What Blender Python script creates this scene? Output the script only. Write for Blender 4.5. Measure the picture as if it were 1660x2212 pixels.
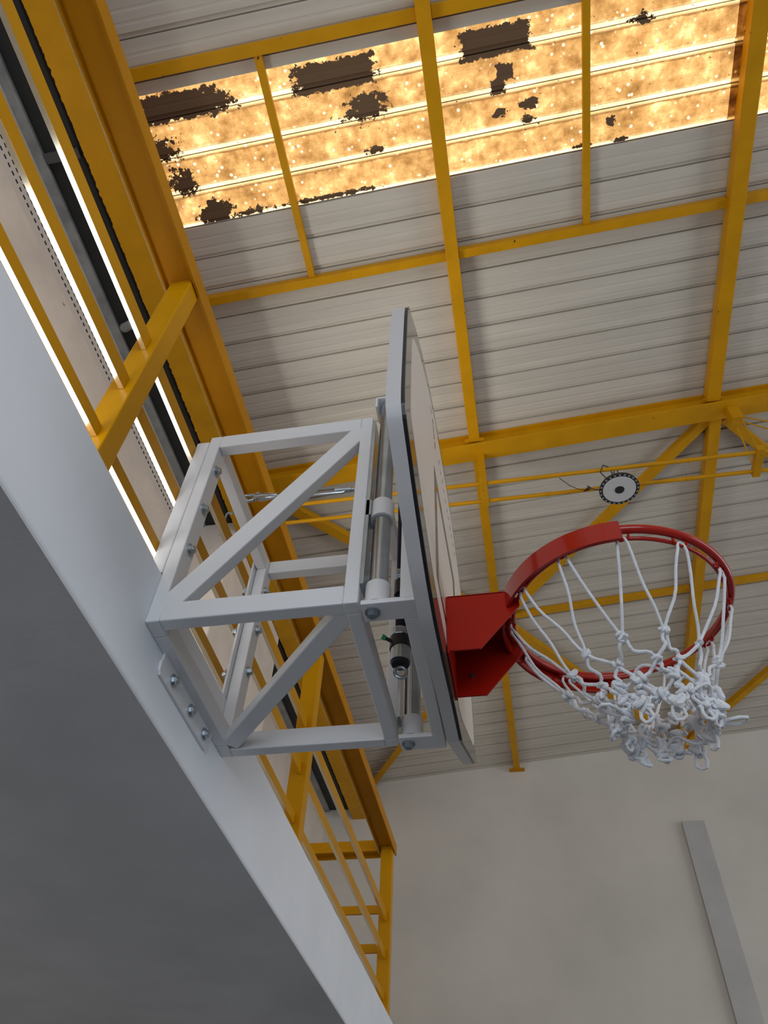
import bpy, math, random
from mathutils import Vector, Matrix, noise

# ---------------------------------------------------------------- scene, camera, light
scn = bpy.context.scene
for o in list(bpy.data.objects):
    bpy.data.objects.remove(o)
COL = scn.collection
random.seed(7)
PI = math.pi

# rows: right, down, forward
CAM_R = [[0.9842099, 0.1732614, 0.0362136], [-0.108667, 0.7529416, -0.6490535], [-0.1397226, 0.6348697, 0.7598803]]
CAM_C = (0.13999, -1.28548, -1.11936)
CAM_F = 1626.7584

cam_data = bpy.data.cameras.new('camera')
cam_data.sensor_fit = 'HORIZONTAL'
cam_data.sensor_width = 36.0
cam_data.lens = 36.0 * CAM_F / 1660.0
cam_data.clip_start = 0.02
cam = bpy.data.objects.new('camera', cam_data)
COL.objects.link(cam)
r, d, f = [Vector(v) for v in CAM_R]
m = Matrix((r, -d, -f)).transposed().to_4x4()
m.translation = Vector(CAM_C)
cam.matrix_world = m
scn.camera = cam

scn.view_settings.view_transform = 'Standard'
scn.view_settings.look = 'None'
scn.view_settings.gamma = 1.0
scn.view_settings.use_curve_mapping = False
scn.view_settings.exposure = -0.22

world = bpy.data.worlds.new('sky')
scn.world = world
world.use_nodes = True
wn = world.node_tree
wn.nodes.clear()
w_out = wn.nodes.new('ShaderNodeOutputWorld')
w_bg = wn.nodes.new('ShaderNodeBackground')
w_bg.inputs['Color'].default_value = (0.80, 0.90, 1.0, 1)
w_bg.inputs['Strength'].default_value = 0.35
wn.links.new(w_bg.outputs[0], w_out.inputs[0])

def lamp(name, kind, loc, direction, energy, color, size=None, size_y=None, angle=None):
    L = bpy.data.lights.new(name, kind)
    L.energy = energy
    L.color = color
    if kind == 'AREA':
        L.shape = 'RECTANGLE'
        L.size = size
        L.size_y = size_y
    if angle is not None:
        L.angle = angle
    o = bpy.data.objects.new(name, L)
    COL.objects.link(o)
    o.location = loc
    o.rotation_euler = Vector(direction).to_track_quat('-Z', 'Y').to_euler()
    return o

SUN_DIR = (1.0, 0.0, -1.45)
lamp('sun', 'SUN', (-6, 0, 12), SUN_DIR, 16.0, (1.0, 0.97, 0.92), angle=0.01)
# daylight from behind the camera; unseen area lamp added on the court side
lamp('entrance_daylight', 'AREA', (0.8, -8.0, -0.2), (0.0, 1.0, 0.10), 330.0, (0.80, 0.89, 1.0), 7.0, 3.6)
lamp('court_side_fill', 'AREA', (11.5, 1.0, 0.5), (-1.0, 0.0, 0.12), 345.0, (0.95, 0.96, 1.0), 10.0, 3.5)
# light thrown up through the gallery windows by the bright ground outside
lamp('ground_glow_outside', 'AREA', (-7.5, 0.8, -2.35), (0.75, 0.0, 1.0), 790.0, (1.0, 0.97, 0.90), 8.0, 3.2)

# ---------------------------------------------------------------- materials
def nodes_of(name):
    m = bpy.data.materials.new(name)
    m.use_nodes = True
    nt = m.node_tree
    b = nt.nodes['Principled BSDF']
    return m, nt, b

def ramp(nt, fac, stops):
    rp = nt.nodes.new('ShaderNodeValToRGB')
    cr = rp.color_ramp
    while len(cr.elements) > 1:
        cr.elements.remove(cr.elements[-1])
    cr.elements[0].position = stops[0][0]
    cr.elements[0].color = (*stops[0][1], 1)
    for p_, c in stops[1:]:
        e = cr.elements.new(p_)
        e.color = (*c, 1)
    nt.links.new(fac, rp.inputs[0])
    return rp.outputs[0]

def noise_node(nt, scale, detail=4.0, rough=0.55, vec=None, dist=0.0):
    n = nt.nodes.new('ShaderNodeTexNoise')
    n.inputs['Scale'].default_value = scale
    n.inputs['Detail'].default_value = detail
    n.inputs['Roughness'].default_value = rough
    n.inputs['Distortion'].default_value = dist
    if vec is None:
        tc = nt.nodes.new('ShaderNodeTexCoord')
        vec = tc.outputs['Object']
    nt.links.new(vec, n.inputs['Vector'])
    return n.outputs['Fac']

def bump(nt, b, h, strength, distance):
    bp = nt.nodes.new('ShaderNodeBump')
    bp.inputs['Strength'].default_value = strength
    bp.inputs['Distance'].default_value = distance
    nt.links.new(h, bp.inputs['Height'])
    nt.links.new(bp.outputs[0], b.inputs['Normal'])

def paint(name, c, rough=0.4, metal=0.0, var=0.06, scale=6.0, bmp=0.0, bscale=60.0, coat=0.0, spec=None, specks=None):
    m, nt, b = nodes_of(name)
    lo = tuple(max(0, x*(1-var)) for x in c)
    hi = tuple(min(1, x*(1+var)) for x in c)
    n = noise_node(nt, scale)
    col = ramp(nt, n, [(0.3, lo), (0.7, hi)])
    if specks:
        n2 = noise_node(nt, specks[1], 3.0, 0.6)
        mask = ramp(nt, n2, [(specks[2], (0, 0, 0)), (specks[2]+0.02, (1, 1, 1))])
        mx = nt.nodes.new('ShaderNodeMix')
        mx.data_type = 'RGBA'
        nt.links.new(mask, mx.inputs[0])
        nt.links.new(col, mx.inputs[6])
        mx.inputs[7].default_value = (*specks[0], 1)
        col = mx.outputs[2]
    nt.links.new(col, b.inputs['Base Color'])
    b.inputs['Roughness'].default_value = rough
    b.inputs['Metallic'].default_value = metal
    if coat:
        b.inputs['Coat Weight'].default_value = coat
        b.inputs['Coat Roughness'].default_value = 0.08
    if spec is not None:
        b.inputs['Specular IOR Level'].default_value = spec
    if bmp:
        bump(nt, b, noise_node(nt, bscale, 3.0), bmp, 0.002)
    return m

YEL = (0.60, 0.275, 0.0015)
RUST = (0.10, 0.03, 0.008)
M_yel = paint('yellow_gloss_paint', YEL, 0.38, var=0.07, scale=4.0, bmp=0.15, specks=(RUST, 30.0, 0.765), spec=0.12)
M_yel_roof = paint('yellow_steel_paint', (0.60, 0.28, 0.0015), 0.5, var=0.08, scale=5.0, bmp=0.2, bscale=40, specks=(RUST, 22.0, 0.72), spec=0.22)
M_yel_under = paint('brownish_yellow_rail_shade', (0.50, 0.205, 0.0015), 0.5, var=0.1, scale=5, spec=0.12)  # top rail's shade darkened into the colour; end plates share this brown
M_edge = paint('pale_reflecting_strip', (0.84, 0.78, 0.62), 0.16, metal=1.0, var=0.03)  # mirror-like metal added so rail undersides show a bright reflection
M_white = paint('white_powder_coat', (0.74, 0.735, 0.74), 0.34, var=0.015, scale=3.0, spec=0.5)
M_galv = paint('galvanised_steel', (0.48, 0.53, 0.57), 0.22, metal=0.9, var=0.15, scale=14.0, bmp=0.1)
M_zinc = paint('zinc_plated_steel', (0.45, 0.50, 0.54), 0.28, metal=0.95, var=0.1, scale=40.0)
M_dark = paint('black_rubber', (0.012, 0.012, 0.016), 0.35, var=0.2)
M_navy = paint('dark_threaded_steel', (0.02, 0.022, 0.05), 0.35, metal=0.5, var=0.2)
M_green = paint('green_plastic', (0.02, 0.42, 0.20), 0.4)
M_red = paint('red_enamel', (0.36, 0.010, 0.0025), 0.30, var=0.05, scale=5, spec=0.22)
M_redg = paint('red_enamel_glossy', (0.38, 0.011, 0.003), 0.2, var=0.05, scale=5, coat=0.3, spec=0.4)
M_net = paint('white_cotton_cord', (0.74, 0.74, 0.76), 0.85, var=0.08, scale=60, bmp=0.6, bscale=400)
M_fascia = paint('painted_concrete_white', (0.82, 0.85, 0.89), 0.75, var=0.05, scale=2.5, bmp=0.25, bscale=25, specks=((0.22, 0.21, 0.20), 9.0, 0.78))
M_soffit = paint('grey_concrete_soffit', (0.62, 0.615, 0.62), 0.85, var=0.10, scale=2.0, bmp=0.4, bscale=60)
M_wall = paint('far_wall_plaster', (0.68, 0.635, 0.565), 0.85, var=0.085, scale=0.9, bmp=0.3, bscale=12)
M_pilaster = paint('unpainted_grey_plaster', (0.52, 0.505, 0.485), 0.85, var=0.07, scale=3, bmp=0.2, bscale=30)
M_cream = paint('cream_plaster', (0.80, 0.70, 0.60), 0.8, var=0.09, scale=3, bmp=0.3, bscale=20, specks=((0.25, 0.2, 0.16), 5.0, 0.76))
M_greycon = paint('rough_grey_concrete', (0.36, 0.36, 0.345), 0.9, var=0.25, scale=7, bmp=0.6, bscale=30)
M_blackceil = paint('dark_sheathing', (0.018, 0.020, 0.021), 0.6, var=0.2, scale=3)
M_black = paint('black_gap_strip', (0.008, 0.006, 0.004), 0.9, var=0.2, scale=3)
M_floor = paint('sports_floor', (0.19, 0.225, 0.27), 0.5, var=0.05, scale=1)
M_gfloor = paint('gallery_screed', (0.62, 0.66, 0.74), 0.6, var=0.05, scale=1)

# roof sheet: warm-grey coated steel with faint dirt running along the sheets
def mat_roof():
    m, nt, b = nodes_of('corrugated_roof_sheet')
    tc = nt.nodes.new('ShaderNodeTexCoord')
    mp = nt.nodes.new('ShaderNodeMapping')
    mp.inputs['Scale'].default_value = (0.5, 8.0, 1.0)
    nt.links.new(tc.outputs['Object'], mp.inputs[0])
    n = noise_node(nt, 1.2, 5, 0.6, mp.outputs[0])
    col = ramp(nt, n, [(0.25, (0.50, 0.455, 0.385)), (0.75, (0.64, 0.585, 0.50))])
    nt.links.new(col, b.inputs['Base Color'])
    b.inputs['Roughness'].default_value = 0.5
    return m
M_roof = mat_roof()

# translucent fibreglass skylight: mottled lichen, with opaque dirt patches of their own shape
PATCHES = [  # x, y, half x, half y, raggedness
    (-1.60, -0.385, 0.27, 0.085, 0.30), (-1.38, -0.37, 0.14, 0.07, 0.75),
    (-0.56, -0.375, 0.27, 0.085, 0.25), (-0.38, -0.16, 0.14, 0.085, 0.70), (-0.46, -0.12, 0.12, 0.03, 0.9),
    (0.49, -0.375, 0.22, 0.085, 0.22), (0.54, -0.19, 0.06, 0.05, 0.35), (0.49, -0.11, 0.05, 0.045, 0.35),
    (-1.80, -0.14, 0.12, 0.075, 0.70), (-1.73, 0.08, 0.09, 0.08, 0.75), (-1.56, 0.32, 0.13, 0.085, 0.55), (-1.32, 0.36, 0.10, 0.03, 0.9),
    (0.70, 0.02, 0.06, 0.035, 0.6), (0.50, 0.045, 0.05, 0.03, 0.7), (0.68, 0.12, 0.05, 0.03, 0.7),
    (1.42, -0.33, 0.07, 0.03, 0.8), (1.24, 0.24, 0.035, 0.03, 0.7), (1.31, 0.365, 0.045, 0.02, 0.7), (-0.38, 0.12, 0.07, 0.025, 0.9),
    (-0.75, 0.365, 0.32, 0.018, 0.9), (1.05, 0.36, 0.06, 0.015, 0.8)]
PITCH = 0.2383; PH = 1.345
def mat_skylight():
    m = bpy.data.materials.new('stained_translucent_sheet')
    m.use_nodes = True
    nt = m.node_tree
    nt.nodes.clear()
    out = nt.nodes.new('ShaderNodeOutputMaterial')
    tc = nt.nodes.new('ShaderNodeTexCoord')
    P = tc.outputs['Object']
    rag = noise_node(nt, 22.0, 5.0, 0.7, P)
    fine = noise_node(nt, 9.0, 5.0, 0.65, P)
    blot = noise_node(nt, 3.2, 3.0, 0.5, P)
    def math_(op, a, b_=None, c=None):
        n = nt.nodes.new('ShaderNodeMath')
        n.operation = op
        for i, v in enumerate((a, b_, c)):
            if v is None:
                continue
            if isinstance(v, (int, float)):
                n.inputs[i].default_value = v
            else:
                nt.links.new(v, n.inputs[i])
        return n.outputs[0]
    sx = nt.nodes.new('ShaderNodeSeparateXYZ')
    nt.links.new(P, sx.inputs[0])
    total = None
    rg = math_('SUBTRACT', rag, 0.5)
    for (x, y, hx, hy, rr) in PATCHES:
        ax = math_('DIVIDE', math_('ABSOLUTE', math_('SUBTRACT', sx.outputs[0], x)), hx)
        ay = math_('DIVIDE', math_('ABSOLUTE', math_('SUBTRACT', sx.outputs[1], y)), hy)
        mxx = math_('MAXIMUM', ax, ay) if rr < 0.5 else math_('SQRT', math_('ADD', math_('MULTIPLY', ax, ax), math_('MULTIPLY', ay, ay)))
        v = math_('ADD', mxx, math_('MULTIPLY', rg, rr*5.0))
        msk = math_('LESS_THAN', v, 1.0)
        total = msk if total is None else math_('MAXIMUM', total, msk)
    # sparse specks
    sp = math_('GREATER_THAN', noise_node(nt, 34.0, 4.0, 0.6, P), 0.705)
    total = math_('MAXIMUM', total, sp)
    # bright lichen-free dots
    vor = nt.nodes.new('ShaderNodeTexVoronoi')
    vor.inputs['Scale'].default_value = 19.0
    vor.inputs['Randomness'].default_value = 1.0
    nt.links.new(P, vor.inputs['Vector'])
    dots = ramp(nt, vor.outputs['Distance'], [(0.04, (1, 1, 1)), (0.24, (0, 0, 0))])
    gate = ramp(nt, noise_node(nt, 5.0, 2.0, 0.5, P), [(0.42, (0, 0, 0)), (0.6, (1, 1, 1))])
    base = ramp(nt, fine, [(0.25, (0.13, 0.058, 0.014)), (0.42, (0.27, 0.14, 0.046)), (0.56, (0.39, 0.228, 0.085)), (0.75, (0.68, 0.47, 0.21))])
    b2 = ramp(nt, blot, [(0.3, (0.62, 0.58, 0.50)), (0.65, (1.0, 1.0, 1.0))])
    mul = nt.nodes.new('ShaderNodeMix'); mul.data_type = 'RGBA'; mul.blend_type = 'MULTIPLY'
    mul.inputs[0].default_value = 1.0
    nt.links.new(base, mul.inputs[6]); nt.links.new(b2, mul.inputs[7])
    add = nt.nodes.new('ShaderNodeMix'); add.data_type = 'RGBA'
    nt.links.new(math_('MULTIPLY', math_('MULTIPLY', dots, gate), 0.85), add.inputs[0])
    nt.links.new(mul.outputs[2], add.inputs[6])
    add.inputs[7].default_value = (0.98, 0.86, 0.62, 1)
    # dirt pattern along the ribs: clean rib backs, grime line beside them
    ph = math_('SUBTRACT', math_('FRACT', math_('ADD', math_('DIVIDE', math_('SUBTRACT', sx.outputs[1], PH), PITCH), 0.5)), 0.5)
    wob = math_('MULTIPLY', math_('SUBTRACT', fine, 0.5), 0.10)
    pw = math_('ADD', ph, wob)
    def band(c, w):
        return math_('MAXIMUM', math_('SUBTRACT', 1.0, math_('DIVIDE', math_('ABSOLUTE', math_('SUBTRACT', pw, c)), w)), 0.0)
    clean = nt.nodes.new('ShaderNodeMix'); clean.data_type = 'RGBA'
    nt.links.new(math_('MULTIPLY', band(-0.04, 0.14), math_('MULTIPLY', blot, 1.15)), clean.inputs[0])
    nt.links.new(add.outputs[2], clean.inputs[6]); clean.inputs[7].default_value = (0.96, 0.78, 0.46, 1)
    grime = nt.nodes.new('ShaderNodeMix'); grime.data_type = 'RGBA'
    nt.links.new(math_('MULTIPLY', band(0.115, 0.045), math_('MULTIPLY', rag, 1.9)), grime.inputs[0])
    nt.links.new(clean.outputs[2], grime.inputs[6]); grime.inputs[7].default_value = (0.12, 0.06, 0.02, 1)
    tr = nt.nodes.new('ShaderNodeBsdfTranslucent')
    nt.links.new(grime.outputs[2], tr.inputs['Color'])
    df = nt.nodes.new('ShaderNodeBsdfDiffuse')
    df.inputs['Color'].default_value = (0.30, 0.22, 0.12, 1)
    ms = nt.nodes.new('ShaderNodeMixShader')
    ms.inputs[0].default_value = 0.12
    nt.links.new(tr.outputs[0], ms.inputs[1]); nt.links.new(df.outputs[0], ms.inputs[2])
    dirt = nt.nodes.new('ShaderNodeBsdfDiffuse')
    dirt.inputs['Color'].default_value = (0.16, 0.10, 0.06, 1)
    ms2 = nt.nodes.new('ShaderNodeMixShader')
    nt.links.new(total, ms2.inputs[0])
    nt.links.new(ms.outputs[0], ms2.inputs[1]); nt.links.new(dirt.outputs[0], ms2.inputs[2])
    nt.links.new(ms2.outputs[0], out.inputs[0])
    return m
M_sky = mat_skylight()

def mat_perf():
    m, nt, b = nodes_of('cream_perforated_trim')
    tc = nt.nodes.new('ShaderNodeTexCoord')
    sx = nt.nodes.new('ShaderNodeSeparateXYZ')
    nt.links.new(tc.outputs['Object'], sx.inputs[0])
    def M(op, a, b_=0.0):
        n = nt.nodes.new('ShaderNodeMath'); n.operation = op
        for i, v in enumerate((a, b_)):
            if isinstance(v, (int, float)): n.inputs[i].default_value = v
            else: nt.links.new(v, n.inputs[i])
        return n.outputs[0]
    fr = M('LESS_THAN', M('FRACT', M('DIVIDE', sx.outputs[1], 0.048)), 0.55)
    r1 = M('LESS_THAN', M('ABSOLUTE', M('SUBTRACT', sx.outputs[2], 3.665)), 0.009)
    r2 = M('LESS_THAN', M('ABSOLUTE', M('SUBTRACT', sx.outputs[2], 3.605)), 0.009)
    k = M('MULTIPLY', fr, M('MAXIMUM', r1, r2))
    mx = nt.nodes.new('ShaderNodeMix'); mx.data_type = 'RGBA'
    nt.links.new(k, mx.inputs[0])
    mx.inputs[6].default_value = (0.80, 0.70, 0.60, 1)
    mx.inputs[7].default_value = (0.03, 0.025, 0.02, 1)
    nt.links.new(mx.outputs[2], b.inputs['Base Color'])
    b.inputs['Roughness'].default_value = 0.7
    return m
M_perf = mat_perf()

def simple(name, c, rough, metal=0.0, spec=0.5):
    return paint(name, c, rough, metal, var=0.02, spec=spec)
M_board = simple('board_white_laminate', (0.78, 0.70, 0.62), 0.35)
M_board_edge = simple('board_grey_edge', (0.60, 0.575, 0.57), 0.45)
M_board_line = simple('board_black_gloss_line', (0.035, 0.025, 0.015), 0.15, spec=0.55)
M_board_clear = simple('board_glossy_margin', (0.10, 0.085, 0.065), 0.08, spec=0.6)
M_lens = simple('lamp_frosted_lens', (0.62, 0.60, 0.60), 0.35)
M_hub = simple('lamp_black_housing', (0.015, 0.015, 0.017), 0.45)
M_glint = simple('lamp_silver_fin', (0.3, 0.31, 0.32), 0.4)

# ---------------------------------------------------------------- mesh helpers
class MB:
    def __init__(s):
        s.v = []; s.f = []; s.smooth = []
    def add(s, vs, fs, smooth=False):
        o = len(s.v)
        s.v += [tuple(v) for v in vs]
        s.f += [tuple(i+o for i in f_) for f_ in fs]
        s.smooth += [smooth]*len(fs)
        return s
    def box(s, x0, x1, y0, y1, z0, z1):
        vs = [(x, y, z) for x in (x0, x1) for y in (y0, y1) for z in (z0, z1)]
        return s.add(vs, [(0, 1, 3, 2), (4, 6, 7, 5), (0, 4, 5, 1), (2, 3, 7, 6), (0, 2, 6, 4), (1, 5, 7, 3)])
    def bar(s, a, b, w, h, up=(0, 0, 1)):
        """rectangular bar from a to b; w across, h along 'up'"""
        a = Vector(a); b = Vector(b); t = (b-a).normalized(); u = Vector(up)
        sd = t.cross(u).normalized(); u = sd.cross(t).normalized()
        vs = []
        for q in (a, b):
            for i, j in ((-1, -1), (1, -1), (1, 1), (-1, 1)):
                vs.append(q + sd*(w/2*i) + u*(h/2*j))
        return s.add(vs, [(3, 2, 1, 0), (4, 5, 6, 7), (0, 1, 5, 4), (1, 2, 6, 5), (2, 3, 7, 6), (3, 0, 4, 7)])
    def cyl(s, a, b, r0, r1=None, n=24, cap=True):
        a = Vector(a); b = Vector(b); r1 = r0 if r1 is None else r1
        t = (b-a).normalized()
        x = t.orthogonal().normalized(); y = t.cross(x)
        vs = []
        for q, rr in ((a, r0), (b, r1)):
            for i in range(n):
                an = 2*PI*i/n
                vs.append(q + (x*math.cos(an) + y*math.sin(an))*rr)
        s.add(vs, [(i, (i+1) % n, n+(i+1) % n, n+i) for i in range(n)], True)
        if cap:
            s.add(vs, [tuple(range(n-1, -1, -1)), tuple(range(n, 2*n))])
        return s
    def ring(s, a, b, ro, ri, n=32):
        """tube with wall"""
        a = Vector(a); b = Vector(b); t = (b-a).normalized()
        x = t.orthogonal().normalized(); y = t.cross(x)
        vs = []
        for q, rr in ((a, ro), (b, ro), (b, ri), (a, ri)):
            for i in range(n):
                an = 2*PI*i/n
                vs.append(q + (x*math.cos(an) + y*math.sin(an))*rr)
        fs = []
        for k in range(4):
            k2 = (k+1) % 4
            fs += [(k*n+i, k*n+(i+1) % n, k2*n+(i+1) % n, k2*n+i) for i in range(n)]
        return s.add(vs, fs, False)
    def tube(s, pts, r, n=10, closed=False):
        pts = [Vector(q) for q in pts]; N = len(pts)
        rr = r if isinstance(r, (list, tuple)) else [r]*N
        vs = []; prev = None
        for i in range(N):
            if closed:
                t = (pts[(i+1) % N]-pts[i-1])
            else:
                t = pts[min(i+1, N-1)]-pts[max(i-1, 0)]
            t = t.normalized() if t.length > 1e-9 else Vector((0, 0, 1))
            x = (prev - t*prev.dot(t)).normalized() if prev is not None and (prev - t*prev.dot(t)).length > 1e-6 else t.orthogonal().normalized()
            prev = x; y = t.cross(x)
            for k in range(n):
                an = 2*PI*k/n
                vs.append(pts[i] + (x*math.cos(an) + y*math.sin(an))*rr[i])
        fs = []
        for i in range(N if closed else N-1):
            j = (i+1) % N
            fs += [(i*n+k, i*n+(k+1) % n, j*n+(k+1) % n, j*n+k) for k in range(n)]
        s.add(vs, fs, True)
        if not closed:
            s.add(vs, [tuple(range(n-1, -1, -1)), tuple(range((N-1)*n, N*n))])
        return s
    def torus(s, c, R, r_, n=72, m_=14, a0=0.0, a1=2*PI):
        full = abs(a1-a0-2*PI) < 1e-6
        cnt = n if full else n+1
        pts = [(c[0]+R*math.cos(a0+(a1-a0)*i/n), c[1]+R*math.sin(a0+(a1-a0)*i/n), c[2]) for i in range(cnt)]
        return s.tube(pts, r_, m_, full)
    def ball(s, c, r_, n=10, m_=6, squash=(1, 1, 1)):
        vs = []
        for j in range(m_+1):
            th = PI*j/m_
            for i in range(n):
                ph = 2*PI*i/n
                vs.append((c[0]+r_*squash[0]*math.sin(th)*math.cos(ph), c[1]+r_*squash[1]*math.sin(th)*math.sin(ph), c[2]+r_*squash[2]*math.cos(th)))
        fs = []
        for j in range(m_):
            for i in range(n):
                fs.append((j*n+i, (j+1)*n+i, (j+1)*n+(i+1) % n, j*n+(i+1) % n))
        return s.add(vs, fs, True)
    def prism(s, poly, fn0, fn1):
        """poly list of 2D; fn maps (u,v)->3D for both ends"""
        n = len(poly)
        vs = [fn0(*q) for q in poly] + [fn1(*q) for q in poly]
        fs = [tuple(range(n-1, -1, -1)), tuple(range(n, 2*n))]
        fs += [(i, (i+1) % n, n+(i+1) % n, n+i) for i in range(n)]
        return s.add(vs, fs)
    def build(s, name, mat, parent=None, bevel=0.0, seg=2, smooth_angle=None):
        me = bpy.data.meshes.new(name)
        me.from_pydata(s.v, [], s.f)
        me.materials.append(mat)
        me.validate()
        me.update()
        import bmesh
        bm = bmesh.new(); bm.from_mesh(me)
        sm = s.smooth
        bmesh.ops.remove_doubles(bm, verts=bm.verts, dist=1e-6)
        bmesh.ops.recalc_face_normals(bm, faces=bm.faces)
        bm.to_mesh(me); bm.free()
        o = bpy.data.objects.new(name, me)
        COL.objects.link(o)
        if any(sm) or smooth_angle:
            for p_ in me.polygons:
                p_.use_smooth = True
            try:
                me.set_sharp_from_angle(angle=math.radians(smooth_angle or 40))
            except Exception:
                pass
        if bevel:
            b = o.modifiers.new('bevel', 'BEVEL')
            b.width = bevel; b.segments = seg; b.limit_method = 'ANGLE'
            b.harden_normals = False
        if parent is not None:
            o.parent = parent
            o.matrix_parent_inverse = Matrix.Translation(-Vector(parent.location))
        return o

def tag(o, label, cat, group=None, kind=None):
    if label: o['label'] = label
    if cat: o['category'] = cat
    if group: o['group'] = group
    if kind: o['kind'] = kind
    return o
def thing(name, loc, label, cat, group=None):
    o = bpy.data.objects.new(name, None)
    COL.objects.link(o)
    o.location = loc
    o.empty_display_size = 0.05
    bpy.context.view_layer.update()
    return tag(o, label, cat, group)
def struct(o, label=None):
    o['kind'] = 'structure'
    if label: o['label'] = label
    return o
def plabel(o, label):
    o['label'] = label
    return o

SL = math.tan(math.radians(4.85))
ZR = 4.4688
def rz(x, off=0.0):
    return ZR + SL*x + off

# ---------------------------------------------------------------- room shell
struct(MB().box(-3.2, 12, -8.5, 8.5, -2.90, -2.70).build('floor', M_floor))
struct(MB().box(-3.2, 12, 8.064, 8.30, -2.70, 6.2).build('wall_far', M_wall))
struct(MB().box(2.02, 2.28, 8.0, 8.063, -2.70, 3.535).build('trim_1', M_pilaster), 'grey unpainted pilaster on the far wall')

# roof sheets: trapezoid ribs every 0.2383 m running along X
PITCH = 0.2383; PH = 1.345
def profile(y0, y1):
    ys = []
    k0 = math.floor((y0-PH)/PITCH)-1
    pts = []
    k = k0
    while PH+k*PITCH < y1+PITCH:
        c = PH + k*PITCH
        pts += [(c-0.034, 0), (c-0.026, 0.013), (c-0.005, 0.013), (c-0.004, 0.028), (c+0.003, 0.028), (c+0.004, 0.0),
                (c+0.075, 0), (c+0.080, 0.0018), (c+0.092, 0.0018), (c+0.097, 0),
                (c+0.145, 0), (c+0.150, 0.0018), (c+0.162, 0.0018), (c+0.167, 0)]
        k += 1
    def at(y):
        for (a, za), (b, zb) in zip(pts, pts[1:]):
            if a <= y <= b:
                return za + (zb-za)*(y-a)/(b-a)
        return 0
    res = [(y0, at(y0))] + [q for q in pts if y0 < q[0] < y1] + [(y1, at(y1))]
    return res
def sheet(name, y0, y1, x0, x1, mat, nx=1, off=0.0):
    pr = profile(y0, y1)
    mb = MB(); n = len(pr)
    vs = []
    for i in range(nx+1):
        x = x0+(x1-x0)*i/nx
        vs += [(x, y, rz(x, off)+z) for y, z in pr]
    fs = [(i*n+j, (i+1)*n+j, (i+1)*n+j+1, i*n+j+1) for i in range(nx) for j in range(n-1)]
    mb.add(vs, fs)
    o = mb.build(name, mat)
    return o
def solid(o, t=0.004):
    s_ = o.modifiers.new('thickness', 'SOLIDIFY'); s_.thickness = t; s_.offset = 1.0
    return o
struct(solid(sheet('ceiling', 0.385, 8.07, -2.12, 12.0, M_roof)))
struct(solid(sheet('ceiling', -8.5, -0.485, -2.12, 12.0, M_roof)))
sk1 = sheet('skylight_sheet', -0.489, 0.389, -2.12, 2.10, M_sky, off=0.006)
tag(sk1, 'long amber translucent roof sheet with several large black dirt patches', 'skylight')
sk2 = sheet('skylight_sheet', -0.489, 0.389, 2.03, 9.0, M_sky, off=0.002)
tag(sk2, 'second translucent roof sheet beyond the overlap at right edge of photo', 'skylight')

# gallery: slab with pale edge beam, grey soffit, back wall with window opening
struct(MB().box(-0.80, -0.565, -8.5, 8.064, -0.268, 0.0).build('wall_gallery_edge', M_fascia, bevel=0.006), 'pale plastered edge beam of the gallery')
struct(MB().box(-2.5, -0.567, -8.5, 8.064, -0.272, -0.266).build('ceiling_gallery_soffit', M_soffit), 'dark grey underside of the gallery')
struct(MB().box(-2.5, -0.80, -8.5, 8.064, -0.260, -0.02).build('floor_gallery', M_gfloor), 'pale gallery floor')
bw = MB()
OPEN = [(-6.4, -3.9), (-3.6, -1.4), (-0.92, 0.02), (0.35, 2.75), (4.45, 5.2)]
yy = -8.5
for a, b in OPEN:
    bw.box(-2.7, -2.5, yy, a, -2.7, 3.96)
    bw.box(-2.7, -2.5, a, b, 3.02, 3.96)
    bw.box(-2.7, -2.5, a, b, -2.7, 2.36 if a == -0.92 else 1.0)
    yy = b
bw.box(-2.7, -2.5, yy, 8.064, -2.7, 3.96)
struct(MB().box(-6.2, -2.7, 0.20, 8.3, 3.55, 3.65).build('sun_blocker_slab', M_greycon), 'unseen slab added to keep sun off the gallery windows')  # unseen slabs added to stop the sun but pass the upward glow
struct(MB().box(-6.2, -2.7, -8.5, -1.10, 3.55, 3.65).build('sun_blocker_slab', M_greycon), 'unseen slab added to keep sun off the gallery windows')
struct(bw.build('wall_left', M_cream), 'cream plastered back wall of the gallery')
struct(MB().box(-2.497, -2.468, -8.5, 2.88, 2.9, 3.50).build('trim_2', M_cream, bevel=0.01), 'rounded cream ledge on the gallery back wall')
struct(MB().box(-2.75, -2.115, 2.88, 4.35, -0.02, 3.958).build('wall_pillar', M_cream, bevel=0.01), 'cream pillar between the dark ceiling bays')
struct(MB().box(-2.75, -2.02, -8.5, 8.064, 3.96, 4.02).build('ceiling_gallery_upper', M_blackceil), 'dark sheathing above the gallery')
struct(MB().box(-2.75, -2.43, -8.5, 8.064, 3.935, 3.9605).build('trim_3', M_greycon), 'rough grey concrete band on top of the gallery back wall')
struct(MB().box(-2.19, -2.10, -8.5, 8.064, 3.95, 3.9598).build('trim_4', M_black), 'black strip standing in for the dark gap beside the eaves beam')  # darkness of the gap put into a near-black strip
for i, y in enumerate((-0.30, 4.9)):
    struct(MB().box(-2.43, -2.19, y-0.03, y+0.03, 3.93, 3.9598).build('trim_%d' % (5+i), paint('dull_grey_batten', (0.10, 0.10, 0.10), 0.8)), 'dull grey batten across the dark ceiling')
pf = MB().box(-2.4995, -2.492, -8.5, 2.88, 3.52, 3.72).build('perforated_trim', M_perf)
tag(pf, 'cream ventilation strip with two rows of dark slots on the gallery back wall', 'vent strip')
ps = MB().ring((-2.39, 0.90, 3.945), (-2.27, 0.84, 3.86), 0.034, 0.026).build('pipe_stub', paint('grey_plastic_pipe', (0.33, 0.33, 0.32), 0.6))
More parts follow.
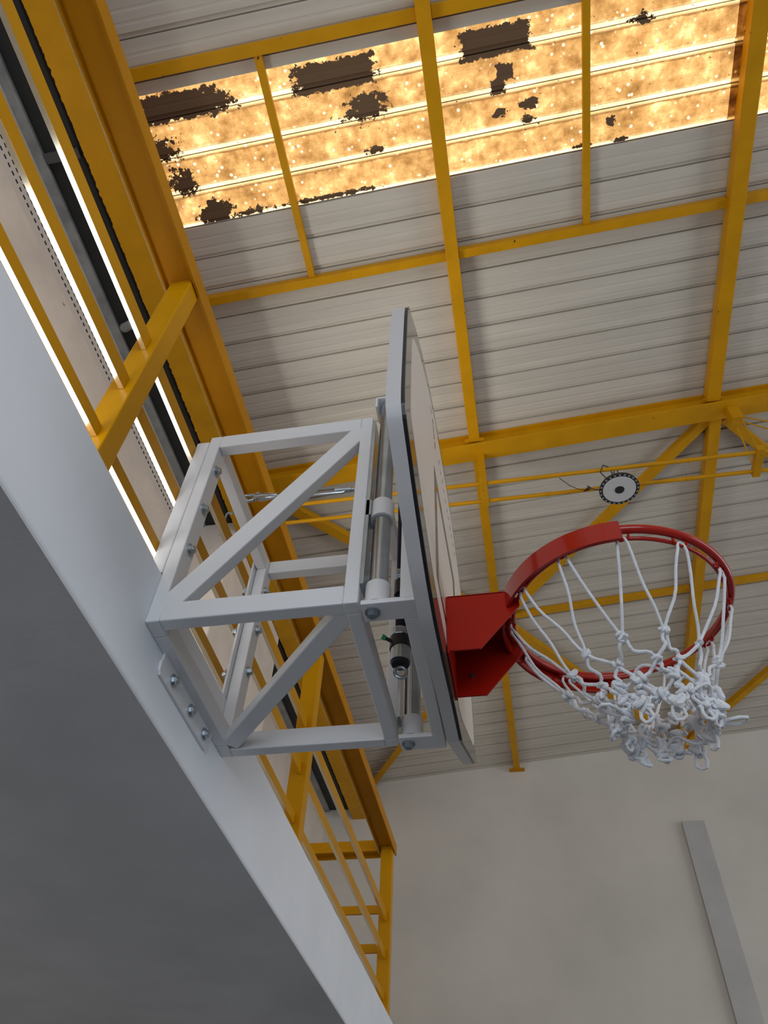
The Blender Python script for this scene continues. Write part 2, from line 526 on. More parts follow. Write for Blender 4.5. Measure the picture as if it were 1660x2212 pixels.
tag(ps, 'short grey pipe end poking out of the dark gallery ceiling', 'pipe')

# eaves beam with ragged rusty edge
N = 1300
ys = [-8.5 + (8.064+8.5)*i/N for i in range(N+1)]
vs = []
for y in ys:
    jag = 0.005*noise.noise(Vector((y*7, 0, 0))) + 0.010*noise.noise(Vector((y*38, 3, 0)))
    for x, z in ((-2.108+jag, 3.812), (-1.80, 3.812), (-1.80, 3.95), (-2.06, 3.95)):
        vs.append((x, y, z))
mb = MB()
fs = []
for i in range(N):
    for k in range(4):
        k2 = (k+1) % 4
        fs.append((i*4+k, i*4+k2, (i+1)*4+k2, (i+1)*4+k))
fs += [(0, 1, 2, 3), (N*4+3, N*4+2, N*4+1, N*4)]
mb.add(vs, fs)
eb = mb.build('eaves_beam', M_yel_roof)
tag(eb, 'yellow eaves beam with ragged rusty edge running above the gallery', 'beam')
# plate closing the roof edge above the eaves beam
struct(MB().box(-2.14, -2.06, -8.5, 8.064, 3.95, 4.40).build('trim_7', M_yel_roof), 'yellow steel closing plate above the eaves beam')

# ---------------------------------------------------------------- roof steel
def roofbar_y(name, x, y0, y1, w, h, label, group, top=-0.002, wall=0.0):
    mb = MB().bar((x, y0, rz(x, top-h/2)), (x+wall, y1, rz(x+wall, top-h/2)), w, h)
    o = mb.build(name, M_yel_roof, None, bevel=0.004)
    return o
def purlin(x, x2, y0, y1, w, h, label, plates=()):
    t = thing('purlin', (x, y0, rz(x)), label, 'steel beam', 'yellow roof purlins running towards the far wall')
    MB().bar((x, y0, rz(x, -0.010-h/2)), (x2, y1, rz(x2, -0.010-h/2)), w, h-0.006).build('steel_tube', M_yel_roof, t, bevel=0.004)
    for yy, xx in plates:
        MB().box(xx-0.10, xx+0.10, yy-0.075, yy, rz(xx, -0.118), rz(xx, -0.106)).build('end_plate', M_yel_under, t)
    return t
G1 = 'yellow roof purlins running towards the far wall'
purlin(0.065, 0.065, -8.0, 2.60, 0.095, 0.10, 'long yellow roof member crossing the skylight, directly above the backboard')
purlin(0.075, 0.11, 2.78, 8.063, 0.085, 0.10, 'yellow roof member ending at a base plate on the far wall, left of the hoop', [(8.063, 0.11)])
purlin(2.13, 2.13, -8.0, 2.60, 0.11, 0.12, 'thick yellow roof member near the right edge, crossing the amber skylight')
purlin(2.17, 2.28, 2.78, 8.063, 0.10, 0.12, 'yellow roof member seen through the hoop, ending at a base plate behind the net', [(8.063, 2.28)])
def joist(x, y0, y1, label):
    o = MB().bar((x, y0, rz(x, -0.025)), (x, y1, rz(x, -0.025)), 0.05, 0.042).build('roof_joist', M_yel_roof, bevel=0.003)
    return tag(o, label, 'steel beam', 'short yellow joists across the skylight')
joist(-1.0, -0.61, 0.93, 'short thin yellow joist under the skylight, left of the long central member')
joist(1.065, -0.61, 0.93, 'short thin yellow joist under the skylight, right of the long central member')
def xmember(x0, x1, y, w, h, label, name='roof_strut'):
    o = MB().bar((x0, y, rz(x0, -0.004-h/2)), (x1, y, rz(x1, -0.004-h/2)), w, h).build(name, M_yel_roof, bevel=0.003)
    return tag(o, label, 'steel beam', 'yellow cross members under the roof')
xmember(-2.0, 0.018, -0.61, 0.075, 0.05, 'yellow cross member at the upper edge of the skylight, left of the central member')
xmember(0.112, 2.075, -0.61, 0.075, 0.05, 'yellow cross member at the upper edge of the skylight, right of the central member')
xmember(-2.0, 0.018, 0.93, 0.065, 0.07, 'yellow cross member below the skylight, left of the central member')
xmember(0.112, 2.075, 0.93, 0.065, 0.07, 'yellow cross member below the skylight, right of the central member')
xmember(2.185, 5.0, 0.93, 0.065, 0.07, 'yellow cross member stub at the right edge, below the skylight')
xmember(0.12, 2.15, 5.04, 0.075, 0.05, 'yellow strut seen through the hoop, left of the thick member')
xmember(2.23, 5.0, 5.04, 0.075, 0.05, 'yellow strut running to the right edge, beyond the hoop')
# main beam
mbm = thing('main_beam', (-2.0, 2.69, rz(-2.0)), 'large yellow roof beam crossing behind the top of the hoop and backboard', 'steel beam')
def seg_bar(y, w, z, h, x0=-2.05, x1=9.0):
    return MB().bar((x0, y, rz(x0, z)), (x1, y, rz(x1, z)), w, h)
seg_bar(2.69, 0.185, -0.150, 0.014).build('bottom_flange', M_yel_roof, mbm, bevel=0.003)
seg_bar(2.69, 0.10, -0.078, 0.130).build('web', M_yel_roof, mbm)
seg_bar(2.69, 0.185, -0.012, 0.014).build('top_flange', M_yel_roof, mbm)
for x in (0.065, 2.13):
    MB().box(x-0.085, x+0.085, 2.575, 2.60, rz(x, -0.115), rz(x, -0.103)).build('shoe_plate', M_yel_roof, mbm)
# diagonal bracing (angles)
def brace(a, b, label, w=0.085):
    pa = (a[0], a[1], rz(a[0], -0.085)); pb = (b[0], b[1], rz(b[0], -0.085))
    mb = MB().bar(pa, pb, w, 0.010)
    t = (Vector(pb)-Vector(pa)).normalized(); sd = t.cross(Vector((0, 0, 1))).normalized()
    off = sd*(w/2-0.0018) + Vector((0, 0, 0.03))
    mb.bar(Vector(pa)+off, Vector(pb)+off, 0.010, 0.06)
    o = mb.build('roof_brace', M_yel_roof, bevel=0.002)
    return tag(o, label, 'steel brace', 'yellow diagonal roof braces')
brace((0.20, 4.95), (2.12, 2.82), 'yellow diagonal brace passing behind the round lamp')
brace((0.16, 5.10), (2.22, 7.95), 'yellow diagonal brace behind the lower left of the hoop and the net')
brace((-1.90, 2.82), (0.02, 4.95), 'yellow diagonal brace seen through the white frame below the two tubes', 0.10)
brace((0.02, 5.12), (-1.88, 8.0), 'yellow diagonal brace reaching the far wall left of the backboard')
brace((2.38, 7.95), (4.30, 5.08), 'yellow diagonal brace at the right edge above the far wall')
brace((2.26, 2.84), (4.30, 4.98), 'yellow diagonal brace leaving the main beam at the right edge')
# tube carrier below the main beam
tr = thing('tube_carrier', (0.1, 2.74, 3.81), 'two parallel thin yellow tubes hung below the main beam, carrying the round lamp', 'tube rack')
for y in (2.645, 2.835):
    MB().cyl((-2.0, y, 3.81), (2.27, y, 3.81), 0.0175, n=14).build('tube', M_yel_roof, tr)
    MB().cyl((2.30, y, 3.81), (5.2, y, 3.81), 0.0175, n=14).build('tube', M_yel_roof, tr)
    for x in (-0.95, 0.62, 1.75):
        MB().cyl((x-0.012, y, 3.81), (x+0.012, y, 3.81), 0.021, n=14).build('tube_joint', M_yel_roof, tr)
for x in (0.105, 2.28):
    MB().box(x-0.03, x+0.03, 2.60, 2.88, 3.785, 3.845).build('cross_block', M_yel_roof, tr, bevel=0.003)
MB().box(0.075, 0.135, 2.72, 2.78, 3.845, rz(0.1, -0.157)).build('hanger_tube', M_yel_roof, tr)
MB().box(2.235, 2.325, 2.66, 2.74, rz(2.28, -0.33), rz(2.28, -0.157)).build('hanger_bracket', M_yel_roof, tr)
for a, b in (((2.25, 2.70, 4.24), (2.28, 2.84, 3.84)), ((2.31, 2.68, 4.42), (2.28, 2.64, 3.84)), ((2.31, 2.70, 4.40), (3.2, 2.70, 3.84)), ((2.31, 2.74, 4.40), (3.1, 2.84, 3.84))):
    MB().cyl(a, b, 0.006, n=8).build('tie_rod', M_yel_roof, tr)

# round high-bay lamp
LC = Vector((1.176, 2.742, 3.66))
lp = thing('high_bay_lamp', LC, 'round black-rimmed high bay lamp with pale lens hanging from the thin yellow tubes', 'lamp')
MB().cyl(LC+Vector((0, 0, 0.0)), LC+Vector((0, 0, 0.03)), 0.160, 0.150, n=64).build('housing', M_hub, lp, bevel=0.004)
MB().cyl(LC+Vector((0, 0, 0.03)), LC+Vector((0, 0, 0.085)), 0.085, 0.06, n=40).build('driver_box', M_hub, lp)
MB().cyl(LC+Vector((0, 0, -0.006)), LC+Vector((0, 0, 0.002)), 0.128, 0.131, n=64).build('lens', M_lens, lp)
MB().cyl(LC+Vector((0, 0, -0.010)), LC+Vector((0, 0, 0.0)), 0.036, 0.040, n=32).build('lens_hub', M_hub, lp)
for k in range(24):
    a = 2*PI*k/24
    p_ = LC + Vector((math.cos(a)*0.1465, math.sin(a)*0.1465, -0.0015))
    rad = Vector((math.cos(a), math.sin(a), 0)); tan = Vector((-math.sin(a), math.cos(a), 0))
    mb = MB().bar(p_-tan*0.008, p_+tan*0.008, 0.012, 0.004)
    mb.build('rim_slot', M_glint, lp)
MB().tube([LC+Vector((0.0, -0.03, 0.08)), LC+Vector((0.02, -0.05, 0.13)), LC+Vector((0.0, -0.097, 0.178)), LC+Vector((-0.02, -0.07, 0.13)), LC+Vector((0, -0.03, 0.08))], 0.005, 8).build('hook', M_hub, lp)
MB().tube([LC+Vector((-0.08, -0.06, 0.06)), LC+Vector((-0.13, -0.10, 0.12)), LC+Vector((-0.10, -0.13, 0.17)), LC+Vector((-0.05, -0.10, 0.168)), LC+Vector((-0.02, -0.04, 0.09))], 0.005, 8).build('cable_loop', M_hub, lp)
MB().tube([LC+Vector((-0.14, 0.03, 0.05)), LC+Vector((-0.20, 0.04, 0.09)), LC+Vector((-0.23, 0.03, 0.12)), LC+Vector((-0.20, 0.06, 0.13)), LC+Vector((-0.26, 0.08, 0.12)), LC+Vector((-0.22, 0.02, 0.10))], 0.005, 8).build('cable_end', M_hub, lp)
cb = MB().tube([(0.72, 2.66, 3.79), (0.80, 2.74, 3.775), (0.88, 2.80, 3.78), (0.98, 2.834, 3.80), (1.04, 2.835, 3.829)], 0.003, 6).build('wire', paint('brown_wire', (0.10, 0.035, 0.02), 0.5))
tag(cb, 'thin brown wire sagging between the two yellow tubes left of the lamp', 'wire')

# ---------------------------------------------------------------- gallery railing
rl = thing('gallery_railing', (-0.61, -0.56, 0.0), 'yellow steel railing with three flat bars and wide top rail along the gallery edge', 'railing')
for y in (-2.13, -0.562, 0.980, 2.666):
    MB().box(-0.642, -0.580, y, y+0.052, 0.0, 0.806).build('post', M_yel, rl, bevel=0.003)
for (z0, z1) in ((0.0726, 0.104), (0.249, 0.291), (0.421, 0.467)):
    for ya, yb in ((-8.4, -2.131), (-2.077, -0.563), (-0.509, 0.979), (1.033, 2.665)):
        b = MB().box(-0.6115, -0.600, ya, yb, z0, z1).build('rail_bar', M_yel, rl)
        plabel(MB().box(-0.6113, -0.6002, ya, yb, z0-0.0012, z0).build('glint_strip', M_edge, b), 'metallic strip added for the bright reflection')
        b.children[0].matrix_parent_inverse = Matrix.Identity(4)
# top rail: channel open downwards
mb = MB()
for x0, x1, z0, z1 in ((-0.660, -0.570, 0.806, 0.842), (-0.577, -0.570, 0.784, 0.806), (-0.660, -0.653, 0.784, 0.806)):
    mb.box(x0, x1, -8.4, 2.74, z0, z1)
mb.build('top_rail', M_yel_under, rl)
plabel(MB().box(-0.6598, -0.6575, -2.1, 2.70, 0.7828, 0.784).build('glint_strip', M_edge, rl), 'metallic strip added for the bright reflection')
# end return towards the back wall
mb = MB()
for y0, y1, z0, z1 in ((2.668, 2.758, 0.806, 0.842), (2.668, 2.675, 0.784, 0.806), (2.751, 2.758, 0.784, 0.806)):
    mb.box(-2.49, -0.66, y0, y1, z0, z1)
mb.build('return_top_rail', M_yel, rl)
for z0, z1 in ((0.285, 0.325), (0.468, 0.508)):
    MB().box(-2.49, -0.643, 2.685, 2.70, z0, z1).build('return_bar', M_yel, rl)

# ---------------------------------------------------------------- white hoop frame
XI, XO, YN, YF, ZB, ZT = -0.565, -0.130, -0.249, 0.249, -0.137, 0.504
fr = thing('hoop_wall_frame', (XI, 0, ZB), 'white welded steel box frame bolted to the gallery edge, holding the backboard', 'hoop support frame')
BV = 0.003
def fb(name, *b_):
    return MB().box(*b_).build(name, M_white, fr, bevel=BV)
for s_ in (-1, 1):
    ya, yb = (YN, YN+0.050) if s_ < 0 else (YF-0.050, YF)
    yc, yd = (YN, YN+0.032) if s_ < 0 else (YF-0.032, YF)
    fb('wall_post', XI, XI+0.030, ya, yb, ZB, ZT)
    fb('outer_post', XO-0.030, XO, yc, yd, ZB, ZT)
    fb('top_bar', XI+0.030, XO-0.030, yc, yd, ZT-0.048, ZT)
    fb('bottom_bar', XI+0.030, XO-0.030, yc, yd, ZB, ZB+0.048)
for x0 in (XI, XO-0.030):
    fb('cross_bar', x0, x0+0.030, YN+0.05 if x0 == XI else YN+0.032, YF-0.05 if x0 == XI else YF-0.032, ZB, ZB+0.048)
    fb('cross_bar', x0, x0+0.030, YN+0.05 if x0 == XI else YN+0.032, YF-0.05 if x0 == XI else YF-0.032, ZT-0.048, ZT)
MB().bar((-0.545, YN+0.0162, -0.115), (-0.153, YN+0.0162, 0.460), 0.031, 0.050, up=(-0.826, 0, 0.563)).build('diagonal_bar', M_white, fr, bevel=BV)
MB().bar((-0.530, 0.204, ZB+0.0162), (-0.144, -0.233, ZB+0.0162), 0.041, 0.031, up=(0, 0, 1)).build('diagonal_bar', M_white, fr, bevel=BV)
# backing posts above the ledge, side plate, lower fixing plate
fb('backing_post', -0.600, XI-0.001, YN, YN+0.05, 0.004, 0.485)
MB().box(XI-0.007, XI-0.001, YF-0.070, YF, -0.02, 0.478).build('side_plate', M_white, fr)
pl = [(-0.149, -0.130), (-0.147, -0.150), (-0.152, -0.158), (-0.150, -0.178), (-0.142, -0.186), (0.140, -0.186), (0.152, -0.178), (0.155, -0.130)]
MB().prism(pl, lambda u, v: (XI+0.0005, u, v), lambda u, v: (XI+0.007, u, v)).build('fixing_plate', M_white, fr, bevel=0.0008)

def bolt_proto(parent):
    b = MB().cyl((0, 0, 0), (0.003, 0, 0), 0.0145, n=24).cyl((0.003, 0, 0), (0.011, 0, 0), 0.0098, n=6).cyl((0.011, 0, 0), (0.0125, 0, 0), 0.0075, n=20)
    return b.build('bolt', M_zinc, parent)
bolt_mesh = None
def bolt(parent, loc, axis=(1, 0, 0), sc=1.0):
    global bolt_mesh
    if bolt_mesh is None:
        o = bolt_proto(None); bolt_mesh = o.data
    else:
        o = bpy.data.objects.new('bolt', bolt_mesh); COL.objects.link(o)
    q = Vector((1, 0, 0)).rotation_difference(Vector(axis))
    o.rotation_mode = 'QUATERNION'
    o.rotation_quaternion = q
    o.scale = (sc, sc, sc)
    o.location = loc
    o.parent = parent
    o.matrix_parent_inverse = Matrix.Translation(-Vector(parent.location))
    return o
for z in (0.383, 0.235, 0.094):
    bolt(fr, (XI+0.030, YN+0.025, z))
    bolt(fr, (XI+0.030, YF-0.022, z+0.006))
    bolt(fr, (XI-0.007, YF-0.062, z-0.030), (-1, 0, 0), 0.95)
for y in (-0.087, 0.020, 0.111):
    bolt(fr, (XI+0.007, y, -0.161))

# ---------------------------------------------------------------- height adjuster carriage (white) with galvanised pipes
ca = thing('height_adjuster', (-0.1, 0, ZB), 'white sliding carriage with two galvanised guide pipes between frame and backboard', 'height adjuster')
for s_, yy in ((-1, -0.226), (1, 0.226)):
    y0, y1 = yy-0.026, yy+0.026
    MB().box(-0.124, -0.019, y0, y1, ZB-0.010, ZB+0.001).build('lower_arm', M_white, ca, bevel=0.002)
    MB().box(-0.126, -0.019, y0, y1, 0.585, 0.592).build('upper_arm', M_white, ca, bevel=0.002)
    MB().box(-0.126, -0.121, y0, y1, 0.545, 0.585).build('upper_lip', M_white, ca)
    plabel(MB().cyl((-0.096, yy, ZB+0.001), (-0.096, yy, 0.585), 0.0195, n=32).build('guide_pipe', M_galv, ca), 'galvanised guide pipe')
    MB().ring((-0.096, yy, ZB+0.002), (-0.096, yy, -0.082), 0.0255, 0.0197).build('sleeve', M_white, ca)
    MB().ring((-0.096, yy, 0.118), (-0.096, yy, 0.172), 0.0255, 0.0197).build('sleeve', M_white, ca)
    MB().box(-0.129, -0.118, yy-0.022, yy+0.022, 0.12, 0.17).build('sleeve_bracket', M_galv, ca)
    bolt(ca, (-0.104, yy-0.002, ZB-0.010), (0, 0, -1), 1.05)
    MB().box(-0.048, -0.019, y0, y1, ZB+0.001, 0.585).build('board_post', M_white, ca, bevel=0.002)
MB().box(-0.047, -0.019, -0.20, 0.20, ZB-0.010, ZB+0.001).build('lower_crossbar', M_white, ca, bevel=0.002)
MB().box(-0.031, -0.019, -0.20, 0.20, ZB+0.001, ZB+0.045).build('lower_crossbar_web', M_white, ca)
MB().box(-0.057, -0.019, -0.20, 0.20, 0.560, 0.592).build('upper_crossbar', M_white, ca, bevel=0.002)
# galvanised strip along the outer posts
for yy in (-0.226, 0.226):
    plabel(MB().box(-0.1295, -0.122, yy-0.022, yy+0.022, ZB+0.05, 0.48).build('guide_strip', M_galv, ca), 'galvanised guide strip')
# crank mechanism
cr = thing('crank_spindle', (-0.092, 0, ZB), 'dark threaded spindle with bright collar, ring eye and green pin, between frame and backboard', 'crank mechanism')
mb = MB()
mb.cyl((-0.095, 0, -0.02), (-0.098, 0, 0.50), 0.0065, n=16)
mb.build('upper_rod', M_navy, cr)
pts = []
for i in range(240):
    a = i/240*2*PI*20; z = 0.0 + 0.115*i/240
    pts.append((-0.088+0.0125*math.cos(a), 0.0125*math.sin(a), z))
MB().cyl((-0.088, 0, 0.0), (-0.088, 0, 0.115), 0.0122, n=20).tube(pts, 0.0016, 6).build('thread', M_navy, cr)
MB().cyl((-0.089, 0, -0.040), (-0.089, 0, -0.004), 0.0215, n=36).build('collar', M_zinc, cr, bevel=0.001)
MB().cyl((-0.089, 0, -0.057), (-0.089, 0, -0.026), 0.0240, n=36).build('black_band', M_dark, cr)
MB().cyl((-0.088, 0, -0.092), (-0.088, 0, -0.050), 0.0225, n=36).build('lower_collar', M_zinc, cr, bevel=0.001)
MB().cyl((-0.088, 0, -0.098), (-0.088, 0, -0.092), 0.0195, n=36).build('collar_lip', M_dark, cr)
MB().box(-0.098, -0.080, -0.0245, -0.018, -0.028, -0.008).build('latch', M_zinc, cr, bevel=0.002)
ring = [(-0.087+0.0125*math.sin(t)*0.95, 0.0125*math.sin(t)*0.3, -0.118+0.0145*math.cos(t)) for t in [2*PI*i/28 for i in range(28)]]
MB().tube(ring, 0.0042, 10, True).build('ring_eye', M_zinc, cr)
MB().cyl((-0.105, -0.012, -0.042), (-0.121, -0.020, -0.036), 0.0042, n=12).build('pin', M_dark, cr)
plabel(MB().cyl((-0.119, -0.019, -0.037), (-0.127, -0.023, -0.034), 0.0060, n=16).build('pin_cap', M_green, cr), 'green pin cap')
# toothed lock plate
tp = []
for i in range(9):
    z = 0.255-0.016*i
    x = -0.135+0.0045*i
    tp += [(x, z), (x+0.010, z-0.004)] if i % 2 == 0 else [(x+0.004, z), (x+0.004, z-0.006)]
poly = [(-0.150, 0.262)] + tp + [(-0.088, 0.105), (-0.100, 0.095), (-0.125, 0.10), (-0.150, 0.20)]
MB().prism(poly, lambda u, v: (u+0.047, 0.030, v), lambda u, v: (u+0.047, 0.036, v)).build('lock_plate', M_galv, cr)
MB().cyl((-0.100, 0.005, 0.165), (-0.066, 0.005, 0.165), 0.027, n=28).build('bearing', M_galv, cr, bevel=0.002)
MB().cyl((-0.09, 0.0, 0.105), (-0.09, 0.0, 0.150), 0.017, n=24).build('bearing_sleeve', M_dark, cr)
bolt(cr, (-0.098, 0.028, 0.118), (0, -1, 0), 0.9)
MB().box(-0.110, -0.057, 0.0, 0.045, 0.098, 0.108).build('bearing_shelf', M_white, cr)

# ---------------------------------------------------------------- backboard (fan shaped), slight yaw as hung
BY0 = -0.012; KY = 0.0070; BX0 = 0.0218
def bp(y, z, dx=0.0):
    return (BX0 + KY*(y) + dx, y, z)
def sym(half):
    """half outline from bottom centre to top centre (y>=0), mirrored"""
    left = [(-y+BY0*2, z) for y, z in reversed(half)]
    return [(y, z) for y, z in half] + [q for q in left]
out = [(0.160, -0.175), (0.184, -0.175), (0.20, -0.168), (0.543, -0.015), (0.578, 0.004), (0.592, 0.014), (0.592, 0.030), (0.584, 0.080), (0.580, 0.221), (0.560, 0.285), (0.500, 0.380), (0.396, 0.470), (0.239, 0.555), (0.083, 0.592),
       (-0.074, 0.592), (-0.190, 0.580), (-0.280, 0.559), (-0.406, 0.507), (-0.500, 0.448), (-0.547, 0.405), (-0.588, 0.372), (-0.600, 0.360), (-0.604, 0.340), (-0.608, 0.300), (-0.615, 0.025), (-0.612, -0.027), (-0.593, -0.053),
       (-0.469, -0.119), (-0.333, -0.172), (-0.232, -0.190), (-0.111, -0.188), (0.020, -0.178)]
inn = [(0.181, -0.118), (0.500, 0.012), (0.548, 0.044), (0.545, 0.196), (0.520, 0.260), (0.450, 0.362), (0.340, 0.465), (0.190, 0.535), (0.060, 0.553),
       (-0.070, 0.550), (-0.170, 0.540), (-0.250, 0.525), (-0.340, 0.490), (-0.467, 0.412), (-0.540, 0.335), (-0.555, 0.290), (-0.557, 0.077), (-0.553, 0.013),
       (-0.450, -0.039), (-0.381, -0.078), (-0.251, -0.118), (-0.150, -0.122), (0.020, -0.120)]
def chaikin(p_, n=2):
    for _ in range(n):
        q = []
        for a, b in zip(p_, p_[1:]+p_[:1]):
            q += [(a[0]*.86+b[0]*.14, a[1]*.86+b[1]*.14), (a[0]*.14+b[0]*.86, a[1]*.14+b[1]*.86)]
        p_ = q
    return p_
out = chaikin(out); inn = chaikin(inn)
bb = thing('backboard', (0, BY0, -0.176), 'white fan-shaped backboard seen almost edge-on, with dark target lines', 'backboard')
MB().prism(out, lambda u, v: bp(u, v, -0.034), lambda u, v: bp(u, v, -0.0075)).build('board_body', M_board_edge, bb, smooth_angle=30)
inset = [((y-BY0)*0.998+BY0, (z-0.2)*0.997+0.2) for y, z in out]
plabel(MB().prism(inset, lambda u, v: bp(u, v, -0.0075), lambda u, v: bp(u, v, -0.0012)).build('joint_line', M_dark, bb), 'dark joint behind the front face')
plabel(MB().prism(out, lambda u, v: bp(u, v, -0.0012), lambda u, v: bp(u, v, 0.0)).build('face_margin', M_board_clear, bb), 'glossy grey margin of the face')
MB().prism(inn, lambda u, v: bp(u, v, 0.0), lambda u, v: bp(u, v, 0.0006)).build('face_panel', M_board, bb)
def fline(poly, name='target_line', h=0.0010):
    return MB().prism(poly, lambda u, v: bp(u, v, 0.0006), lambda u, v: bp(u, v, h)).build(name, M_board_line, bb)
# target rectangle
TY, TW, TZ0, TZ1, LW = -0.036, 0.194, -0.068, 0.293, 0.038
fline([(TY-TW, TZ0), (TY-TW+LW, TZ0), (TY-TW+LW, TZ1), (TY-TW, TZ1)])
fline([(TY+TW-LW, TZ0), (TY+TW, TZ0), (TY+TW, TZ1), (TY+TW-LW, TZ1)])
fline([(TY-TW+LW, TZ1-LW), (TY+TW-LW, TZ1-LW), (TY+TW-LW, TZ1), (TY-TW+LW, TZ1)])
fline([(TY-TW+LW, TZ0), (TY+TW-LW, TZ0), (TY+TW-LW, TZ0+0.02), (TY-TW+LW, TZ0+0.02)])
# worn, unreadable print near the top of the face
rnd = random.Random(3)
def blob(y, z, w, h):
    n = 7
    MB().prism([(y+w*math.cos(2*PI*i/n)*rnd.uniform(.6, 1.1), z+h*math.sin(2*PI*i/n)*rnd.uniform(.6, 1.1)) for i in range(n)],
             lambda u, v: bp(u, v, 0.0006), lambda u, v: bp(u, v, 0.0010)).build('print_mark', M_board_line, bb)
for y, z, w, h in ((-0.262, 0.480, 0.016, 0.006), (-0.235, 0.468, 0.010, 0.014), (-0.222, 0.450, 0.007, 0.02), (-0.213, 0.436, 0.012, 0.010), (-0.200, 0.416, 0.008, 0.018)):
    blob(y, z, w, h)
for i in range(11):
    blob(-0.12+0.033*i, 0.452+rnd.uniform(-.004, .004), 0.009, 0.006)

# ---------------------------------------------------------------- rim
RC = 0.385
rm = thing('basketball_hoop', (RC, 0, 0), 'red steel hoop ring with box bracket bolted to the backboard', 'hoop')
MB().torus((RC, 0, 0.004), 0.235, 0.0095, n=96, m_=16).build('ring_tube', M_redg, rm)
MB().torus((RC, 0, -0.010), 0.2225, 0.0042, n=96, m_=10).build('inner_ring', M_redg, rm)
mb = MB()
n = 64
vs = []
for i in range(n+1):
    a = math.radians(90 + 180*i/n)
    for R_, z in ((0.2425, -0.034), (0.2485, -0.034), (0.2485, 0.016), (0.2425, 0.016)):
        vs.append((RC+R_*math.cos(a), R_*math.sin(a), z))
fs = []
for i in range(n):
    for k in range(4):
        k2 = (k+1) % 4
        fs.append((i*4+k, i*4+k2, (i+1)*4+k2, (i+1)*4+k))
fs += [(0, 1, 2, 3), (n*4+3, n*4+2, n*4+1, n*4)]
mb.add(vs, fs, True).build('band_plate', M_redg, rm)
for s_ in (-1, 1):
    y = 0.078*s_
    poly = [(0.026, 0.012), (0.146, 0.012), (0.178, -0.012), (0.178, -0.030), (0.090, -0.136), (0.026, -0.136)]
    MB().prism(poly, lambda u, v: (u, y-0.002, v), lambda u, v: (u, y+0.002, v)).build('side_plate', M_red, rm)
top = [(0.026, -0.080), (0.165, -0.080), (0.150, -0.04), (0.143, 0.0), (0.150, 0.04), (0.165, 0.080), (0.026, 0.080)]
MB().prism(top, lambda u, v: (u, v, 0.010), lambda u, v: (u, v, 0.014)).build('top_plate', M_red, rm)
MB().box(0.0225, 0.0262, -0.082, 0.082, -0.142, 0.012).build('mounting_plate', M_red, rm, bevel=0.001)
MB().bar((0.028, 0, -0.02), (0.165, 0, 0.0), 0.004, 0.03).build('inner_gusset', M_red, rm)
MB().cyl((0.060, 0.0755, -0.085), (0.060, 0.071, -0.085), 0.006, n=16).build('rivet', M_zinc, rm)
HK = [math.radians(30*k) for k in range(12)]
for a in HK:
    c_, s_ = math.cos(a), math.sin(a)
    pts = [(RC+R_*c_-t*s_, R_*s_+t*c_, z) for R_, t, z in ((0.230, -0.016, -0.006), (0.229, -0.014, -0.016), (0.228, 0.0, -0.021), (0.229, 0.014, -0.016), (0.230, 0.016, -0.006))]
    MB().tube(pts, 0.0028, 8).build('net_hook', M_red, rm)

# ---------------------------------------------------------------- net
nt_ = thing('basketball_net', (RC, 0, -0.02), 'white knotted cord net bunched together below the rim', 'net')
rn = random.Random(11)
CR = 0.0031
def pol(a, R_, z, jx=0.0):
    cx = RC + 0.042*max(0, (-z-0.12)/0.2)
    return Vector((cx+R_*math.cos(a)+rn.uniform(-jx, jx), R_*math.sin(a)+rn.uniform(-jx, jx), z+rn.uniform(-jx, jx)*0.7))
rows = []
spec = [(-0.182, 0.142, 0.5, .008), (-0.222, 0.110, 0.0, .010), (-0.246, 0.097, 0.5, .013), (-0.266, 0.090, 0.0, .015), (-0.282, 0.088, 0.5, .016), (-0.298, 0.086, 0.0, .016)]
for z, R_, off, j in spec:
    rows.append([pol(math.radians(30*(k+off)), R_, z, j) for k in range(12)])
def cord(a, b, sag=0.006, wig=0.003, n=9):
    a = Vector(a); b = Vector(b)
    pts = []
    ph = rn.uniform(0, 6)
    side = Vector((rn.uniform(-1, 1), rn.uniform(-1, 1), rn.uniform(-.5, .5))).normalized()
    for i in range(n+1):
        t = i/n
        pts.append(a.lerp(b, t) + Vector((0, 0, -sag*math.sin(PI*t))) + side*(wig*math.sin(ph+t*7)*math.sin(PI*t)))
    return pts
for k in range(12):
    a = HK[k]
    h = Vector((RC+0.229*math.cos(a), 0.229*math.sin(a), -0.020))
    tn = Vector((-math.sin(a), math.cos(a), 0))
    top_ = [h-tn*0.010+Vector((0, 0, -0.010)), h-tn*0.007+Vector((0, 0, 0.004)), h+Vector((0, 0, 0.008)), h+tn*0.007+Vector((0, 0, 0.004)), h+tn*0.010+Vector((0, 0, -0.010))]
    l = cord(rows[0][k-1], top_[0], sag=0.014, wig=0.005)
    r_ = cord(top_[-1], rows[0][k], sag=0.014, wig=0.005)
    MB().tube(l+top_[1:-1]+r_, CR, 8).build('loop_cord', M_net, nt_)
for i in range(len(rows)-1):
    pts = []
    for k in range(12):
        A = rows[i][k]
        B = rows[i+1][(k+1) % 12] if spec[i][2] == 0.5 else rows[i+1][k]
        A2 = rows[i][(k+1) % 12]
        pts += cord(A, B, sag=0.006, wig=0.009, n=8)[:-1] + cord(B, A2, sag=0.006, wig=0.009, n=8)[:-1]
    MB().tube(pts, CR*1.15, 7, True).build('mesh_cord', M_net, nt_)
kn = []
for v in range(3):
    mb = MB()
    pts = []
    for q in range(46):
        t = 2*PI*q/45
        r0 = 0.0058
        pts.append((r0*math.sin((2+v % 2)*t)*1.1+0.002*math.sin(5*t+v), r0*math.cos(3*t+v), r0*math.sin(t)*1.3))
    mb.tube(pts, 0.0036, 7)
    mb.ball((0, 0, 0), 0.0062)
    kn.append(mb)
kmesh = []
idx = 0
